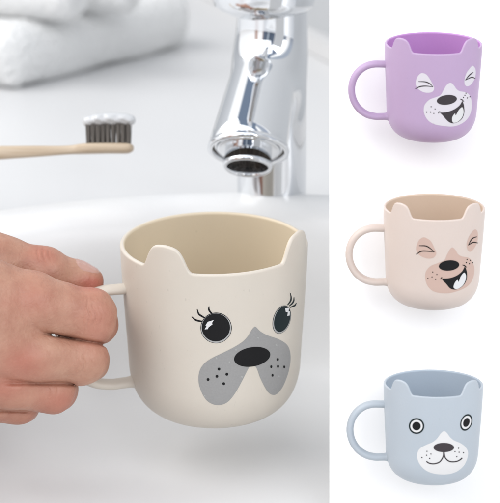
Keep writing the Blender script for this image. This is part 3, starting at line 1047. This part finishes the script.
# dark soft-edged azimuth bands added to the world to shape the chrome reflections
at2 = nt.nodes.new('ShaderNodeMath'); at2.operation = 'ARCTAN2'
nt.links.new(sep.outputs['X'], at2.inputs[0]); nt.links.new(sep.outputs['Y'], at2.inputs[1])
r2 = nt.nodes.new('ShaderNodeValToRGB')
m2 = nt.nodes.new('ShaderNodeMapRange'); m2.inputs[1].default_value = -PI; m2.inputs[2].default_value = PI
nt.links.new(at2.outputs[0], m2.inputs[0]); nt.links.new(m2.outputs[0], r2.inputs[0])
e2 = r2.color_ramp.elements
e2[0].position = 0; e2[0].color = (.10, .125, .17, 1)
e2[1].position = 1; e2[1].color = (.10, .125, .17, 1)
for ps, c in ((.022, (.09, .115, .16)), (.027, (.5, .56, .62)), (.033, (.5, .56, .62)), (.038, (.10, .125, .17)), (.076, (.14, .17, .23)), (.08, (.5, .36, .31)), (.09, (1.1, 1.1, 1.1)), (.125, (1.05, 1.05, 1.05)), (.135, (.55, .38, .33)), (.155, (.5, .36, .31)), (.165, (1.05, 1.05, 1.05)),
              (.25, (1, 1, 1)), (.5, (1, 1, 1)), (.76, (1, 1, 1)), (.775, (.34, .38, .46)), (.825, (.40, .44, .50)), (.835, (1, 1, 1)), (.86, (1, 1, 1)), (.872, (.17, .21, .29)), (.935, (.2, .24, .32)), (.94, (.85, .88, .92)), (.955, (.8, .82, .86)), (.962, (.13, .16, .22))):
    x = e2.new(ps); x.color = (*c, 1)
mxx = nt.nodes.new('ShaderNodeMix'); mxx.data_type = 'RGBA'; mxx.blend_type = 'MULTIPLY'; mxx.inputs[0].default_value = 1
nt.links.new(ramp.outputs[0], mxx.inputs[6]); nt.links.new(r2.outputs[0], mxx.inputs[7])
# dark overhead patch with bright slot, added to the world for the spout's reflection
def wm(op, a, b=None):
    nd = nt.nodes.new('ShaderNodeMath'); nd.operation = op
    for i_, v_ in enumerate((a, b)):
        if v_ is None: continue
        if isinstance(v_, (int, float)): nd.inputs[i_].default_value = v_
        else: nt.links.new(v_, nd.inputs[i_])
    return nd.outputs[0]
def band(val, lo_, hi_, soft):
    a_ = nt.nodes.new('ShaderNodeMapRange'); a_.inputs[1].default_value = lo_-soft; a_.inputs[2].default_value = lo_+soft
    b_ = nt.nodes.new('ShaderNodeMapRange'); b_.inputs[1].default_value = hi_-soft; b_.inputs[2].default_value = hi_+soft
    b_.inputs[3].default_value = 1; b_.inputs[4].default_value = 0
    nt.links.new(val, a_.inputs[0]); nt.links.new(val, b_.inputs[0])
    return wm('MULTIPLY', a_.outputs[0], b_.outputs[0])
tt = wm('ARCTAN2', sep.outputs['Z'], wm('MULTIPLY', sep.outputs['Y'], -1.0))
mk_ = wm('MULTIPLY', band(tt, math.radians(70), math.radians(140), .02), wm('SUBTRACT', band(sep.outputs['X'], -.34, .30, .015), wm('MULTIPLY', band(sep.outputs['X'], -.05, .02, .01), .75)))
dk = nt.nodes.new('ShaderNodeMix'); dk.data_type = 'RGBA'
nt.links.new(mk_, dk.inputs[0]); nt.links.new(mxx.outputs[2], dk.inputs[6]); dk.inputs[7].default_value = (.17, .215, .29, 1)
nt.links.new(dk.outputs[2], bgd.inputs['Color'])
bgd.inputs['Strength'].default_value = 1.38

def area(name, loc, target, size, power, col=(1, 1, 1)):
    l = bpy.data.lights.new(name, 'AREA'); l.shape = 'RECTANGLE'; l.size, l.size_y = size; l.energy = power; l.color = col
    o = bpy.data.objects.new(name, l); COL.objects.link(o); o.location = loc
    o.rotation_euler = (Vector(target)-Vector(loc)).to_track_quat('-Z', 'Y').to_euler()
    return o
area('key_light', (-1.4, 1.2, CAMZ+1.2), (0, .9, CAMZ-.25), (1.6, 1.4), 22, (1, .99, .98))  # added key lamp from the upper left, no window there
area('left_fill', (-.6, -.25, CAMZ+1.35), (.05, .87, CAMZ-.25), (2.4, 2.0), 24, (1, 1, 1))  # added overhead fill lamp, softens shadows and lifts the basin
area('right_fill', (1.15, -.7, CAMZ+.70), (.05, .87, CAMZ-.25), (1.4, 1.5), 22, (1, 1, 1))  # added fill lamp on the camera side, washes out shadows on the board

scene.render.engine = 'CYCLES'
scene.view_settings.view_transform = 'Standard'
scene.view_settings.look = 'None'
scene.view_settings.exposure = 0
scene.view_settings.gamma = 1
